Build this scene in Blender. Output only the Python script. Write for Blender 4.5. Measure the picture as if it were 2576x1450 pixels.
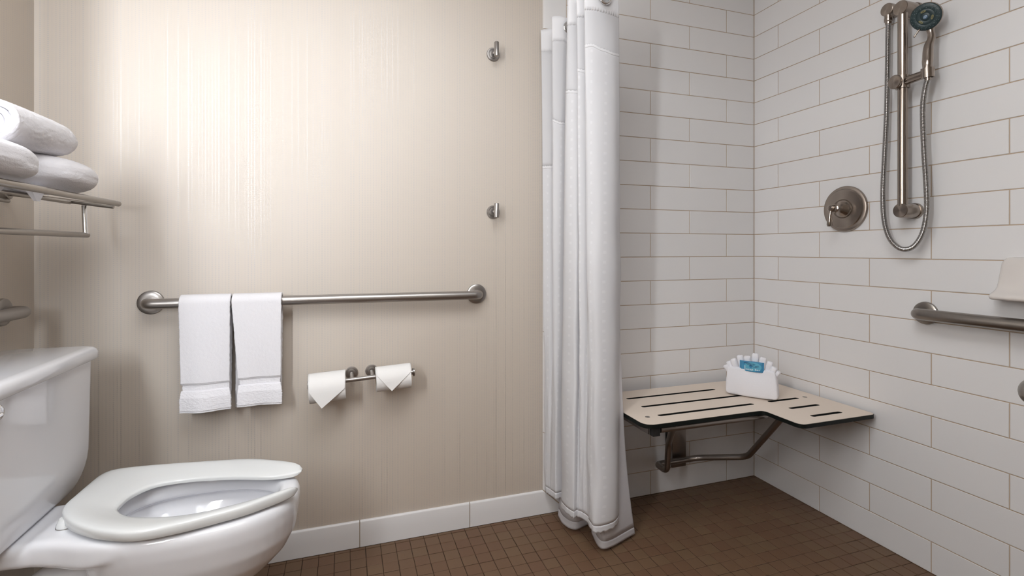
import bpy, bmesh, math, random
from math import sin, cos, pi, radians, sqrt, atan2
from mathutils import Vector, Matrix
random.seed(7)
for o in list(bpy.data.objects): bpy.data.objects.remove(o, do_unlink=True)
S = bpy.context.scene
COL = S.collection

# ------------------------------------------------------------------ room measures (metres)
CAM_Z = 1.0799
YB = 1.8935          # face of the tiles on the back wall
XR = 1.8575          # face of the tiles on the right wall
XL = -0.8916         # left wall
YF = -1.25           # wall behind the camera
YS = 0.32            # front wall of the shower bay
XS = 0.7727          # edge of the tiled shower bay
ZC = 2.44

# ------------------------------------------------------------------ camera, world, lights, exposure
cd = bpy.data.cameras.new('camera'); cam = bpy.data.objects.new('camera', cd); COL.objects.link(cam)
cam.location = (0, 0, CAM_Z); cam.rotation_euler = (pi/2, 0, -0.3247)
cd.sensor_width = 36; cd.lens = 17.5655; cd.shift_y = -0.03734; cd.clip_start = 0.02
S.camera = cam
W = bpy.data.worlds.new('world'); S.world = W; W.use_nodes = True
W.node_tree.nodes['Background'].inputs[0].default_value = (1, 1, 1, 1)
W.node_tree.nodes['Background'].inputs[1].default_value = 0.0
S.view_settings.view_transform = 'Standard'; S.view_settings.look = 'None'
S.view_settings.gamma = 1.0; S.view_settings.use_curve_mapping = False
S.view_settings.exposure = 0.50
S.cycles.use_denoising = True
S.cycles.caustics_reflective = False; S.cycles.caustics_refractive = False
S.cycles.max_bounces = 10; S.cycles.diffuse_bounces = 6; S.cycles.sample_clamp_indirect = 6.0

def area(name, loc, rot, sx, sy, power, col=(1, 1, 1), shape='RECTANGLE', spread=180):
    l = bpy.data.lights.new(name, 'AREA'); l.shape = shape; l.size = sx; l.size_y = sy
    l.energy = power; l.color = col; l.spread = radians(spread)
    o = bpy.data.objects.new(name, l); COL.objects.link(o); o.location = loc; o.rotation_euler = rot
    return o
# ceiling lamp here; the tall vanity lamp (LAMP_*) gives the main light from its own frosted shade
LAMP_X, LAMP_YS, LAMP_Z0, LAMP_Z1, LAMP_R, LAMP_ES = XL + .075, (.92, .05), 1.12, 2.16, .045, (8.0, 44.0)
CEIL = area('ceiling_lamp_light', (0.15, 0.35, ZC - 0.05), (0, 0, 0), 1.15, 1.15, 19, (0.945, 0.97, 1.0), 'DISK')

# ------------------------------------------------------------------ materials
def mat(name, base=(.8, .8, .8), rough=.5, metal=0., spec=.5, coat=0., emis=None):
    m = bpy.data.materials.new(name); m.use_nodes = True
    b = m.node_tree.nodes['Principled BSDF']
    b.inputs['Base Color'].default_value = (*base, 1); b.inputs['Roughness'].default_value = rough
    b.inputs['Metallic'].default_value = metal; b.inputs['Specular IOR Level'].default_value = spec
    if coat: b.inputs['Coat Weight'].default_value = coat; b.inputs['Coat Roughness'].default_value = .05
    if emis: b.inputs['Emission Color'].default_value = (*emis[0], 1); b.inputs['Emission Strength'].default_value = emis[1]
    return m
class NT:
    def __init__(s, m): s.m = m; s.t = m.node_tree; s.b = s.t.nodes['Principled BSDF']
    def n(s, kind, **kw):
        x = s.t.nodes.new(kind)
        for k, v in kw.items(): setattr(x, k, v)
        return x
    def l(s, a, b): s.t.links.new(a, b)
    def math(s, op, a, b=None, c=None):
        x = s.n('ShaderNodeMath', operation=op)
        for i, v in enumerate((a, b, c)):
            if v is None: continue
            if isinstance(v, (int, float)): x.inputs[i].default_value = v
            else: s.l(v, x.inputs[i])
        return x.outputs[0]
    def mixc(s, f, a, b):
        x = s.n('ShaderNodeMix', data_type='RGBA')
        if isinstance(f, (int, float)): x.inputs[0].default_value = f
        else: s.l(f, x.inputs[0])
        for i, v in ((6, a), (7, b)):
            if isinstance(v, tuple): x.inputs[i].default_value = (*v, 1)
            else: s.l(v, x.inputs[i])
        return x.outputs[2]
    def mixf(s, f, a, b):
        x = s.n('ShaderNodeMix', data_type='FLOAT')
        s.l(f, x.inputs[0]) if not isinstance(f, (int, float)) else None
        x.inputs[2].default_value = a; x.inputs[3].default_value = b
        return x.outputs[0]
    def bump(s, h, strength=.3, dist=.001):
        x = s.n('ShaderNodeBump'); x.inputs['Strength'].default_value = strength; x.inputs['Distance'].default_value = dist
        s.l(h, x.inputs['Height']); s.l(x.outputs[0], s.b.inputs['Normal'])
    def noise(s, scale, detail=2, vec=None):
        x = s.n('ShaderNodeTexNoise'); x.inputs['Scale'].default_value = scale; x.inputs['Detail'].default_value = detail
        if vec is None: vec = s.n('ShaderNodeTexCoord').outputs['Object']
        s.l(vec, x.inputs['Vector']); return x.outputs[0]

def wallpaper(name, axis):
    """beige woven vinyl with irregular columns of small satin dashes"""
    m = mat(name, (.5, .43, .36), .42, 0, .5); T = NT(m)
    sep = T.n('ShaderNodeSeparateXYZ'); geo = T.n('ShaderNodeNewGeometry'); T.l(geo.outputs['Position'], sep.inputs[0])
    u = sep.outputs[axis]; v = sep.outputs[2]
    uc = T.math('DIVIDE', u, .0098); ui = T.math('FLOOR', uc); uf = T.math('FRACT', uc)
    wn = T.n('ShaderNodeTexWhiteNoise', noise_dimensions='1D'); T.l(ui, wn.inputs['W']); r = wn.outputs['Value']
    off = T.math('MULTIPLY', r, .0031)
    vc = T.math('DIVIDE', T.math('ADD', v, off), .0062); vf = T.math('FRACT', vc)
    du = T.math('ABSOLUTE', T.math('SUBTRACT', uf, .5)); dv = T.math('ABSOLUTE', T.math('SUBTRACT', vf, .5))
    half = T.math('MULTIPLY_ADD', r, .12, .08)
    mask = T.math('MULTIPLY', T.math('LESS_THAN', du, half), T.math('LESS_THAN', dv, .25))
    mask = T.math('MULTIPLY', mask, T.math('MULTIPLY_ADD', r, .55, .30))
    fine = T.noise(900, 1, geo.outputs['Position'])
    c0 = T.mixc(T.math('MULTIPLY', fine, .12), WP0, tuple(x*.8 for x in WP0))
    T.l(T.mixc(mask, c0, WP1), T.b.inputs['Base Color'])
    T.l(T.mixf(mask, WPR[0], WPR[1]), T.b.inputs['Roughness'])
    T.l(T.mixf(mask, WPR[2], WPR[3]), T.b.inputs['Specular IOR Level'])
    T.bump(T.math('ADD', mask, T.math('MULTIPLY', fine, .35)), .04, .0003)
    # pearl coating: a broad white satin lobe over the vinyl, stronger on the dashes
    gl = T.n('ShaderNodeBsdfGlossy'); gl.inputs['Color'].default_value = (.95, .955, .97, 1)
    T.l(T.mixf(mask, .70, .52), gl.inputs['Roughness'])
    mx = T.n('ShaderNodeMixShader'); T.l(T.mixf(mask, .27, .40), mx.inputs[0])
    T.l(T.b.outputs[0], mx.inputs[1]); T.l(gl.outputs[0], mx.inputs[2]); T.l(mx.outputs[0], T.t.nodes['Material Output'].inputs[0])
    return m
WP0 = (.49, .41, .318); WP1 = (.21, .17, .135); WPR = (.55, .42, .4, .6)
M = {}
M['wallpaper_back'] = wallpaper('wallpaper_back', 0)
M['wallpaper_side'] = wallpaper('wallpaper_side', 1)
M['plaster'] = mat('white_plaster', (.78, .77, .76), .8); M['beige_wall'] = mat('plain_beige_wall', (.46, .41, .36), .7)
M['grout'] = mat('tan_grout', (.44, .345, .26), .9, 0, .2)
M['tile'] = mat('white_wall_tile', (.66, .645, .635), .34, 0, .45)
T = NT(M['tile']); oi = T.n('ShaderNodeObjectInfo')
T.l(T.mixc(oi.outputs['Random'], (.705, .695, .695), (.725, .715, .715)), T.b.inputs['Base Color'])
M['floor_grout'] = mat('floor_grout', (.045, .028, .018), .9, 0, .2)
M['floor_tile'] = mat('brown_floor_tile', (.10, .055, .032), .5, 0, .4)
T = NT(M['floor_tile']); oi = T.n('ShaderNodeObjectInfo'); ge = T.n('ShaderNodeNewGeometry')
rnd = T.math('FRACT', T.math('ADD', T.math('MULTIPLY', oi.outputs['Random'], 5.3), T.math('MULTIPLY', ge.outputs['Random Per Island'], 3.7)))
base = T.mixc(rnd, (.145, .076, .044), (.158, .095, .053))
nz = T.noise(260, 3, ge.outputs['Position'])
T.l(T.mixc(T.math('MULTIPLY', nz, .35), base, (.10, .062, .038)), T.b.inputs['Base Color'])
T.bump(nz, .15, .0005)
M['porcelain'] = mat('white_porcelain', (.72, .725, .755), .07, 0, .5, .3)
M['seat'] = mat('white_seat_plastic', (.67, .685, .685), .22, 0, .5)
M['bone'] = mat('bone_ceramic', (.64, .60, .57), .1, 0, .5, .3)
def brushed(name, col, rough, sc=(1, 1, 1)):
    m = mat(name, col, rough, 1.0); T = NT(m)
    tc = T.n('ShaderNodeTexCoord'); mp = T.n('ShaderNodeMapping'); mp.inputs['Scale'].default_value = sc
    T.l(tc.outputs['Object'], mp.inputs[0]); nz = T.noise(220, 2, mp.outputs[0])
    T.l(T.math('MULTIPLY_ADD', nz, .04, rough - .02), T.b.inputs['Roughness'])
    return m
M['steel'] = brushed('brushed_stainless_steel', (.38, .36, .345), .35, (.1, 1, 1))
M['nickel'] = brushed('brushed_nickel', (.36, .31, .27), .18, (1, 1, .1))
M['turned'] = mat('turned_nickel', (.36, .31, .27), .26, 1.)
T = NT(M['turned']); tg = T.n('ShaderNodeTangent', direction_type='RADIAL', axis='X'); T.l(tg.outputs[0], T.b.inputs['Tangent']); T.b.inputs['Anisotropic'].default_value = .85
M['pewter'] = brushed('satin_pewter', (.33, .305, .28), .30)
M['frame_steel'] = brushed('dull_frame_steel', (.33, .295, .27), .34)
M['chrome'] = mat('polished_chrome', (.78, .78, .79), .05, 1.)
M['hose'] = mat('chrome_hose', (.42, .41, .40), .20, 1.)
M['black'] = mat('black_core', (.006, .008, .007), .45, 0, .2)
M['rubber'] = mat('black_rubber', (.012, .012, .012), .6)
M['cream'] = mat('cream_laminate', (.71, .61, .52), .42, 0, .4)
M['face'] = mat('dark_teal_spray_face', (.022, .040, .044), .42, 0, .45)
M['nozzle'] = mat('grey_nozzle', (.09, .13, .135), .5)
M['gold'] = mat('pale_gold_ring', (.40, .36, .16), .4, .3)
M['badge'] = mat('blue_badge', (.10, .17, .26), .25)
M['paper'] = mat('tissue_paper', (.80, .79, .78), .9, 0, .1)
T = NT(M['paper']); T.bump(T.noise(420, 2), .25, .0008)
M['card'] = mat('cardboard', (.42, .31, .21), .9)
def terry(name, col, sc=1.0):
    m = mat(name, col, .95, 0, .1); T = NT(m)
    geo = T.n('ShaderNodeNewGeometry')
    a = T.noise(420*sc, 3, geo.outputs['Position']); b = T.noise(90*sc, 2, geo.outputs['Position'])
    T.b.inputs['Sheen Weight'].default_value = .25; T.b.inputs['Sheen Roughness'].default_value = .5
    T.bump(T.math('ADD', a, T.math('MULTIPLY', b, .2)), .40, .0018)
    return m
M['terry'] = terry('white_terry', (.77, .765, .80))
M['hem'] = mat('white_hem_weave', (.76, .755, .79), .9, 0, .1)
T = NT(M['hem'])
wv = T.n('ShaderNodeTexWave', wave_type='BANDS', bands_direction='X'); wv.inputs['Scale'].default_value = 160; wv.inputs['Distortion'].default_value = .4
gp = T.n('ShaderNodeNewGeometry'); T.l(gp.outputs['Position'], wv.inputs['Vector']); T.bump(wv.outputs[0], .3, .0008)
M['tag'] = mat('grey_green_care_tag', (.42, .50, .48), .7)

def cloth(name, col, transl=.35, transp=0., dots=False):
    m = bpy.data.materials.new(name); m.use_nodes = True; t = m.node_tree
    b = t.nodes['Principled BSDF']; out = t.nodes['Material Output']
    T = NT(m); b.inputs['Roughness'].default_value = .75; b.inputs['Specular IOR Level'].default_value = .2
    b.inputs['Base Color'].default_value = (*col, 1)
    gp = T.n('ShaderNodeNewGeometry'); mp = T.n('ShaderNodeMapping'); mp.inputs['Scale'].default_value = (1, 1, .25)
    T.l(gp.outputs['Position'], mp.inputs[0])
    h = T.noise(900, 2, mp.outputs[0])
    if dots:
        uv = T.n('ShaderNodeUVMap'); sp = T.n('ShaderNodeSeparateXYZ'); T.l(uv.outputs[0], sp.inputs[0])
        uf = T.math('FRACT', T.math('DIVIDE', sp.outputs[0], .062)); vf = T.math('FRACT', T.math('DIVIDE', sp.outputs[1], .034))
        du = T.math('LESS_THAN', T.math('ABSOLUTE', T.math('SUBTRACT', uf, .5)), .075)
        dv = T.math('LESS_THAN', T.math('ABSOLUTE', T.math('SUBTRACT', vf, .5)), .14)
        k = T.math('MULTIPLY', du, dv)
        T.l(T.mixc(k, col, tuple(min(1, c*1.08) for c in col)), b.inputs['Base Color'])
        T.l(T.mixf(k, .75, .45), b.inputs['Roughness'])
    T.bump(h, .12, .0006)
    tr = T.n('ShaderNodeBsdfTranslucent'); tr.inputs[0].default_value = (*col, 1)
    mx = T.n('ShaderNodeMixShader'); mx.inputs[0].default_value = transl
    T.l(b.outputs[0], mx.inputs[1]); T.l(tr.outputs[0], mx.inputs[2]); last = mx.outputs[0]
    if transp:
        tp = T.n('ShaderNodeBsdfTransparent'); m2 = T.n('ShaderNodeMixShader'); m2.inputs[0].default_value = transp
        T.l(last, m2.inputs[1]); T.l(tp.outputs[0], m2.inputs[2]); last = m2.outputs[0]
    T.l(last, out.inputs[0]); return m
M['curtain'] = cloth('white_curtain_fabric', (.82, .82, .84), .30, 0, True)
M['header'] = cloth('white_curtain_header', (.88, .88, .90), .25)
M['sheer'] = cloth('sheer_curtain_voile', (.80, .80, .82), .30, .08)
M['liner'] = cloth('pale_liner', (.86, .85, .87), .50, .05)
M['label'] = mat('blue_wrapper', (.035, .22, .42), .22, 0, .5)
T = NT(M['label']); tc = T.n('ShaderNodeTexCoord'); nz = T.noise(28, 2, tc.outputs['Object'])
T.l(T.mixc(nz, (.015, .13, .31), (.08, .34, .52)), T.b.inputs['Base Color'])
M['oval'] = mat('pale_blue_oval', (.10, .36, .50), .25)
M['navy'] = mat('navy_print', (.01, .04, .12), .4)
M['white_print'] = mat('white_print', (.75, .80, .82), .5)
M['water'] = mat('toilet_water', (.85, .9, .9), .02, 0, .5); M['water'].node_tree.nodes['Principled BSDF'].inputs['Transmission Weight'].default_value = 1.; M['water'].node_tree.nodes['Principled BSDF'].inputs['IOR'].default_value = 1.33

# ------------------------------------------------------------------ helpers
def tag(o, label=None, cat=None, group=None, kind=None):
    if label: o['label'] = label
    if cat: o['category'] = cat
    if group: o['group'] = group
    if kind: o['kind'] = kind
    return o
def mesh_obj(name, bm, m, parent=None, smooth=True, angle=35, loc=None):
    bmesh.ops.recalc_face_normals(bm, faces=bm.faces)
    me = bpy.data.meshes.new(name)
    if smooth:
        for f in bm.faces: f.smooth = True
        for e in bm.edges:
            if len(e.link_faces) == 2 and e.calc_face_angle(0) > radians(angle): e.smooth = False
    bm.to_mesh(me); bm.free()
    for x in (m if isinstance(m, (list, tuple)) else [m]): me.materials.append(M[x] if isinstance(x, str) else x)
    o = bpy.data.objects.new(name, me); COL.objects.link(o)
    if loc is not None: o.location = loc
    if parent is not None:
        o.parent = parent
        o.matrix_parent_inverse = Matrix.Translation(parent.location).inverted() if parent.type == 'EMPTY' else Matrix.Identity(4)
    return o
def empty(name, loc, label, cat, group=None):
    o = bpy.data.objects.new(name, None); COL.objects.link(o); o.location = loc; o.empty_display_size = .05
    return tag(o, label, cat, group)
def add_box(bm, lo, hi, bev=0., seg=2):
    r = bmesh.ops.create_cube(bm, size=1.0); vs = r['verts']
    for v in vs:
        v.co = Vector([lo[i] + (v.co[i] + .5)*(hi[i] - lo[i]) for i in range(3)])
    if bev:
        es = list({e for v in vs for e in v.link_edges})
        bmesh.ops.bevel(bm, geom=es, offset=bev, segments=seg, profile=.5, affect='EDGES')
def add_loft(bm, rings, caps=(True, True), closed=True):
    R = [[bm.verts.new(p) for p in r] for r in rings]; n = len(R[0])
    for a, b in zip(R, R[1:]):
        for i in range(n if closed else n - 1):
            j = (i + 1) % n; bm.faces.new((a[i], a[j], b[j], b[i]))
    if closed and caps[0]: bm.faces.new(R[0][::-1])
    if closed and caps[1]: bm.faces.new(R[-1])
    return R
def fillet(pts, r, n=6):
    pts = [Vector(p) for p in pts]; out = [pts[0]]
    for i in range(1, len(pts) - 1):
        p, a, b = pts[i], pts[i-1], pts[i+1]
        da, db = (a - p), (b - p); d = min(r, da.length*.49, db.length*.49)
        A, B = p + da.normalized()*d, p + db.normalized()*d
        for k in range(n + 1):
            t = k/n; out.append(A*(1-t)**2 + p*2*t*(1-t) + B*t*t)
    out.append(pts[-1]); return out
def add_tube(bm, pts, rad, seg=16, caps=True, dome=False):
    pts = [Vector(p) for p in pts]; n = len(pts)
    rf = rad if callable(rad) else (lambda i: rad)
    tang = []
    for i in range(n):
        t = (pts[min(i+1, n-1)] - pts[max(i-1, 0)]).normalized(); tang.append(t)
    up = Vector((0, 0, 1)) if abs(tang[0].z) < .9 else Vector((1, 0, 0))
    nrm = tang[0].cross(up).normalized(); rings = []
    for i in range(n):
        nrm = (nrm - tang[i]*nrm.dot(tang[i])).normalized(); bi = tang[i].cross(nrm)
        rings.append([pts[i] + (nrm*cos(2*pi*k/seg) + bi*sin(2*pi*k/seg))*rf(i) for k in range(seg)])
    if dome:
        def cap(c, t, r):
            out = []
            ring = r
            for a in (radians(35), radians(65), radians(82)):
                out.append([c + (p - c)*cos(a) + t*((r[0]-c).length*sin(a)) for p in ring])
            return out
        st = cap(pts[0], -tang[0], rings[0])[::-1]; en = cap(pts[-1], tang[-1], rings[-1])
        rings = st + rings + en
    add_loft(bm, rings, (caps, caps))
def axis_frame(d):
    d = Vector(d).normalized(); up = Vector((0, 0, 1)) if abs(d.z) < .9 else Vector((1, 0, 0))
    u = d.cross(up).normalized(); v = d.cross(u); return d, u, v
def add_lathe(bm, o, d, prof, seg=40, caps=(True, True), sq=(1, 1)):
    """prof: list of (distance along axis, radius)"""
    o = Vector(o); d, u, v = axis_frame(d)
    add_loft(bm, [[o + d*a + (u*cos(2*pi*k/seg)*sq[0] + v*sin(2*pi*k/seg)*sq[1])*max(r, 1e-5) for k in range(seg)] for a, r in prof], caps)
def add_poly_prism(bm, outline, z0, z1):
    b = [bm.verts.new((x, y, z0)) for x, y in outline]; t = [bm.verts.new((x, y, z1)) for x, y in outline]
    n = len(outline)
    for i in range(n): bm.faces.new((b[i], b[(i+1) % n], t[(i+1) % n], t[i]))
    bm.faces.new(b[::-1]); bm.faces.new(t)
def catmull(pts, n):
    """resample an open polyline smoothly to n points by arc length"""
    P = [Vector(p) for p in pts]; P = [P[0]*2 - P[1]] + P + [P[-1]*2 - P[-2]]; dense = []
    for i in range(1, len(P) - 2):
        a, b, c, d = P[i-1], P[i], P[i+1], P[i+2]
        for k in range(24):
            t = k/24
            dense.append(.5*((2*b) + (c-a)*t + (2*a - 5*b + 4*c - d)*t*t + (3*b - a - 3*c + d)*t**3))
    dense.append(P[-2]); L = [0]
    for a, b in zip(dense, dense[1:]): L.append(L[-1] + (b-a).length)
    out = []; j = 0
    for k in range(n):
        s = L[-1]*k/(n-1)
        while j < len(L) - 2 and L[j+1] < s: j += 1
        f = (s - L[j])/max(L[j+1]-L[j], 1e-9); out.append(dense[j].lerp(dense[j+1], f))
    return out
def rrect(cx, cy, hx, hy, r, n=6):
    pts = []
    for sx, sy, a0 in ((1, 1, 0), (-1, 1, 90), (-1, -1, 180), (1, -1, 270)):
        for k in range(n + 1):
            a = radians(a0 + 90*k/n); pts.append((cx + sx*(hx - r) + r*cos(a), cy + sy*(hy - r) + r*sin(a)))
    return pts
def grid_mesh(bm, P, uv=None):
    """P[i][j] grid of points"""
    V = [[bm.verts.new(p) for p in row] for row in P]; lay = bm.loops.layers.uv.new('UVMap') if uv else None
    for i in range(len(P) - 1):
        for j in range(len(P[0]) - 1):
            f = bm.faces.new((V[i][j], V[i+1][j], V[i+1][j+1], V[i][j+1]))
            if uv:
                for l, (a, b) in zip(f.loops, ((i, j), (i+1, j), (i+1, j+1), (i, j+1))): l[lay].uv = uv[a][b]
    return V
def hash2(a, b): 
    x = sin(a*127.1 + b*311.7)*43758.5453; return x - math.floor(x)
def vnoise(x, y):
    i, j = math.floor(x), math.floor(y); f, g = x - i, y - j
    f = f*f*(3-2*f); g = g*g*(3-2*g)
    return (hash2(i, j)*(1-f) + hash2(i+1, j)*f)*(1-g) + (hash2(i, j+1)*(1-f) + hash2(i+1, j+1)*f)*g - .5

def recentre(o, c):
    c = Vector(c); o.data.transform(Matrix.Translation(-c)); o.location = c; return o
# ------------------------------------------------------------------ room shell
def shell(name, lo, hi, m, label, cat='wall'):
    bm = bmesh.new(); add_box(bm, lo, hi); o = mesh_obj(name, bm, m, smooth=False)
    return tag(o, label, cat, kind='structure')
WB = shell('wall_back', (XL - .1, YB + .0075, 0), (XR + .15, YB + .12, ZC), 'wallpaper_back', 'beige dotted wallpaper wall with white tiled shower bay at its right end')
WL = shell('wall_left', (XL - .1, YF, 0), (XL, YB + .0075, ZC), 'wallpaper_side', 'shaded beige wallpaper wall behind the toilet at the left edge')
WR = shell('wall_right', (XR + .009, YF, 0), (XR + .12, YB + .0075, ZC), 'plaster', 'white tiled shower wall carrying the hand shower')
WF = shell('wall_front', (XL - .1, YF - .1, 0), (XR + .12, YF, ZC), 'beige_wall', 'plain wall behind the camera')
WS = shell('trim_1', (XS, YF, 0), (XR + .009, YS, ZC), 'beige_wall', 'front wall of the shower bay beside the camera', 'wall')
CE = shell('ceiling', (XL - .1, YF - .1, ZC), (XR + .12, YB + .12, ZC + .1), 'plaster', 'white ceiling', 'ceiling')
FL = shell('floor', (XL - .1, YF - .1, -.1), (XR + .12, YB + .12, -.0018), 'floor_grout', 'brown mosaic floor running into the shower without a kerb', 'floor')

# grout beds behind the wall tiles
bm = bmesh.new(); add_box(bm, (XS + .003, YB + .0014, 0), (XR + .009, YB + .0074, ZC)); mesh_obj('grout_bed', bm, 'grout', WB, smooth=False)
bm = bmesh.new(); add_box(bm, (XR + .0014, YS, 0), (XR + .0089, YB + .0014, ZC)); mesh_obj('grout_bed', bm, 'grout', WR, smooth=False)

G = .003; RH = .1048
tile_cache = {}
def tile_mesh(w, h, bull=0):
    k = (round(w, 4), round(h, 4), bull)
    if k not in tile_cache:
        bm = bmesh.new(); c = .0009; d = .007
        # front face lies on local y = 0, body behind it
        a, b = w/2, h/2
        r0 = [(-a, d, -b), (a, d, -b), (a, d, b), (-a, d, b)]; r1 = [(-a, c, -b), (a, c, -b), (a, c, b), (-a, c, b)]
        r2 = [(-a+c, 0, -b+c), (a-c, 0, -b+c), (a-c, 0, b-c), (-a+c, 0, b-c)]
        add_loft(bm, [r0, r1, r2]); bmesh.ops.recalc_face_normals(bm, faces=bm.faces)
        me = bpy.data.meshes.new('tile'); bm.to_mesh(me); bm.free(); me.materials.append(M['tile']); tile_cache[k] = me
    return tile_cache[k]
def put_tile(wall, x0, x1, z0, z1, side):
    w, h = x1 - x0 - G, z1 - z0 - G
    if w < .006 or h < .006: return
    o = bpy.data.objects.new('tile', tile_mesh(w, h)); COL.objects.link(o); o.parent = wall
    c, z = (x0 + x1)/2, (z0 + z1)/2; j = random.uniform(-.0003, .0003)
    if side == 'back': o.location = (c, YB + j, z); o.rotation_euler = (random.uniform(-.002, .002), 0, random.uniform(-.0012, .0012))
    else: o.location = (XR + j, c, z); o.rotation_euler = (random.uniform(-.002, .002), 0, -pi/2 + random.uniform(-.0012, .0012))
XT = XS + .1031
for n in range(24):
    z0, z1 = n*RH, min((n+1)*RH, ZC)
    if z1 - z0 < .02: continue
    js = (XT, 1.2821, 1.6959, XR) if n % 2 == 0 else (XT, 1.0752, 1.489, XR)
    for a, b in zip(js, js[1:]): put_tile(WB, a, b, z0, z1, 'back')
    js = [YB, 1.5479, 1.134, .7202, YS] if n % 2 == 0 else [YB, 1.7548, 1.341, .9272, .5134, YS]
    for a, b in zip(js, js[1:]): put_tile(WR, b, a, z0, z1, 'right')
# vertical bullnose border, lowest piece mitred against the baseboard
def bull_piece(name, parent, outline, edge_fn, y, depth=.0075):
    """flat tile given by an (x,z) outline; edge_fn(x,z)-> setback of the face (rounded edge)"""
    bm = bmesh.new(); r = []
    n = len(outline); cx = sum(p[0] for p in outline)/n; cz = sum(p[1] for p in outline)/n
    r0 = [(x, y + depth, z) for x, z in outline]; r1 = [(x, y + edge_fn(x, z), z) for x, z in outline]
    add_loft(bm, [r0, r1]); return mesh_obj(name, bm, 'tile', parent, smooth=True, angle=50)
def border_tile(z0, z1, mitre=False):
    x0, x1 = XS, XT - G/2; z0 += G/2; z1 -= G/2; bm = bmesh.new(); rows = []
    prof = [(0, .0075), (.0006, .0045), (.0022, .0022), (.0045, .0007), (.0075, 0)]
    for dx, dy in prof + [((x1-x0)*.5, 0), (x1 - x0, 0), (x1 - x0, .007)]:
        x = x0 + dx; zb = z0 - (x - x0)*.9 if mitre else z0
        rows.append([(x, YB + dy, zb), (x, YB + dy, z1)])
    grid_mesh(bm, rows); o = mesh_obj('tile', bm, 'tile', WB, angle=60)
ZB = .0955
border_tile(ZB + .002, .331, True)
z = .331
while z < ZC - .02:
    border_tile(z, min(z + .4135, ZC)); z += .4135

# baseboard: bullnose tiles along the back wall
BB = bpy.data.objects.new('baseboard_back', None); COL.objects.link(BB); tag(BB, 'row of white bullnose tiles along the foot of the wallpaper wall', 'baseboard', kind='structure')
def base_tile(x0, x1, mitre=False):
    x0 += G/2; x1 -= 0 if mitre else G/2; bm = bmesh.new(); rows = []
    top = [(0, .0075), (.0006, .0045), (.0022, .0022), (.0045, .0007), (.0075, 0)]
    for dz, dy in top + [(.05, 0), (ZB, 0), (ZB, .007)]:
        zz = ZB - dz; xe = x1 + (dz*1.08 if mitre else 0)
        rows.append([(x0, YB + dy, max(zz, 0.0005)), (xe, YB + dy, max(zz, .0005))])
    grid_mesh(bm, rows); mesh_obj('tile', bm, 'tile', BB, angle=60)
for a, b, mt in ((XL, -.352, 0), (-.352, .0547, 0), (.0547, .4645, 0), (.4645, XS - .001, 1)): base_tile(a, b, mt)
bm = bmesh.new(); add_box(bm, (XL, YB + .003, 0), (XS + .004, YB + .0074, ZB - .006)); mesh_obj('grout_line', bm, 'grout', BB, smooth=False)

# floor mosaic: pitch 52.5 mm; the 300 tiles nearest the lens are parts, the rest one part
PI_, FX0, FY0 = .0525, .0217, .0400
def ftile(bm, x, y, s=1):
    w = PI_/2 - .0011*s; c = .0011
    jz = random.uniform(-.0003, .0003); cx, cy = x + random.uniform(-.0004, .0004), y + random.uniform(-.0004, .0004)
    r = lambda q, z: [(cx-q, cy-q, z), (cx+q, cy-q, z), (cx+q, cy+q, z), (cx-q, cy+q, z)]
    add_loft(bm, [r(w, -.0017), r(w, -.0007+jz), r(w - c, jz)], (False, True))
cells = []
for i in range(-18, 37):
    for j in range(-24, 37):
        x, y = FX0 + (i + .5)*PI_, FY0 + (j + .5)*PI_
        if x < XL + .02 or x > XR - .01 or y > YB - .005 or y < YF + .03: continue
        if x > XS - .02 and y < YS + .02: continue
        d = x*.3190 + y*.9477; u = x*.9477 - y*.3190
        vis = d > .2 and abs(u/d) < 1.03 and 1256.9*CAM_Z/d + 628.8 < 1465 and not (x < .02 and y > 1.1)
        cells.append((0 if vis else 1, d if vis else 9, x, y))
cells.sort()
proto = None
rest = bmesh.new()
bmp = bmesh.new(); ftile(bmp, 0, 0); bmesh.ops.recalc_face_normals(bmp, faces=bmp.faces)
fme = bpy.data.meshes.new('tile'); bmp.to_mesh(fme); bmp.free(); fme.materials.append(M['floor_tile'])
for k, (v, d, x, y) in enumerate(cells):
    if k < 300 and v == 0:
        o = bpy.data.objects.new('tile', fme); COL.objects.link(o); o.parent = FL
        o.location = (x + random.uniform(-.0005, .0005), y + random.uniform(-.0005, .0005), random.uniform(-.0003, .0003))
        o.rotation_euler = (random.uniform(-.004, .004), random.uniform(-.004, .004), random.uniform(-.006, .006))
    else: ftile(rest, x, y)
for i in range(-17, 36):      # cut strip of tiles against the back wall
    x0, x1 = FX0 + i*PI_ + .0011, FX0 + (i + 1)*PI_ - .0011; y0, y1 = FY0 + 35*PI_ + .0011, YB - .0022
    if x0 < XL or x1 > XR + .003: continue
    add_loft(rest, [[(x0, y0, z), (x1, y0, z), (x1, y1, z), (x0, y1, z)] for z in (-.0017, -.0002)], (False, True))
tag(mesh_obj('mosaic_tiles', rest, 'floor_tile', FL, smooth=False), kind='stuff')

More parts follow.
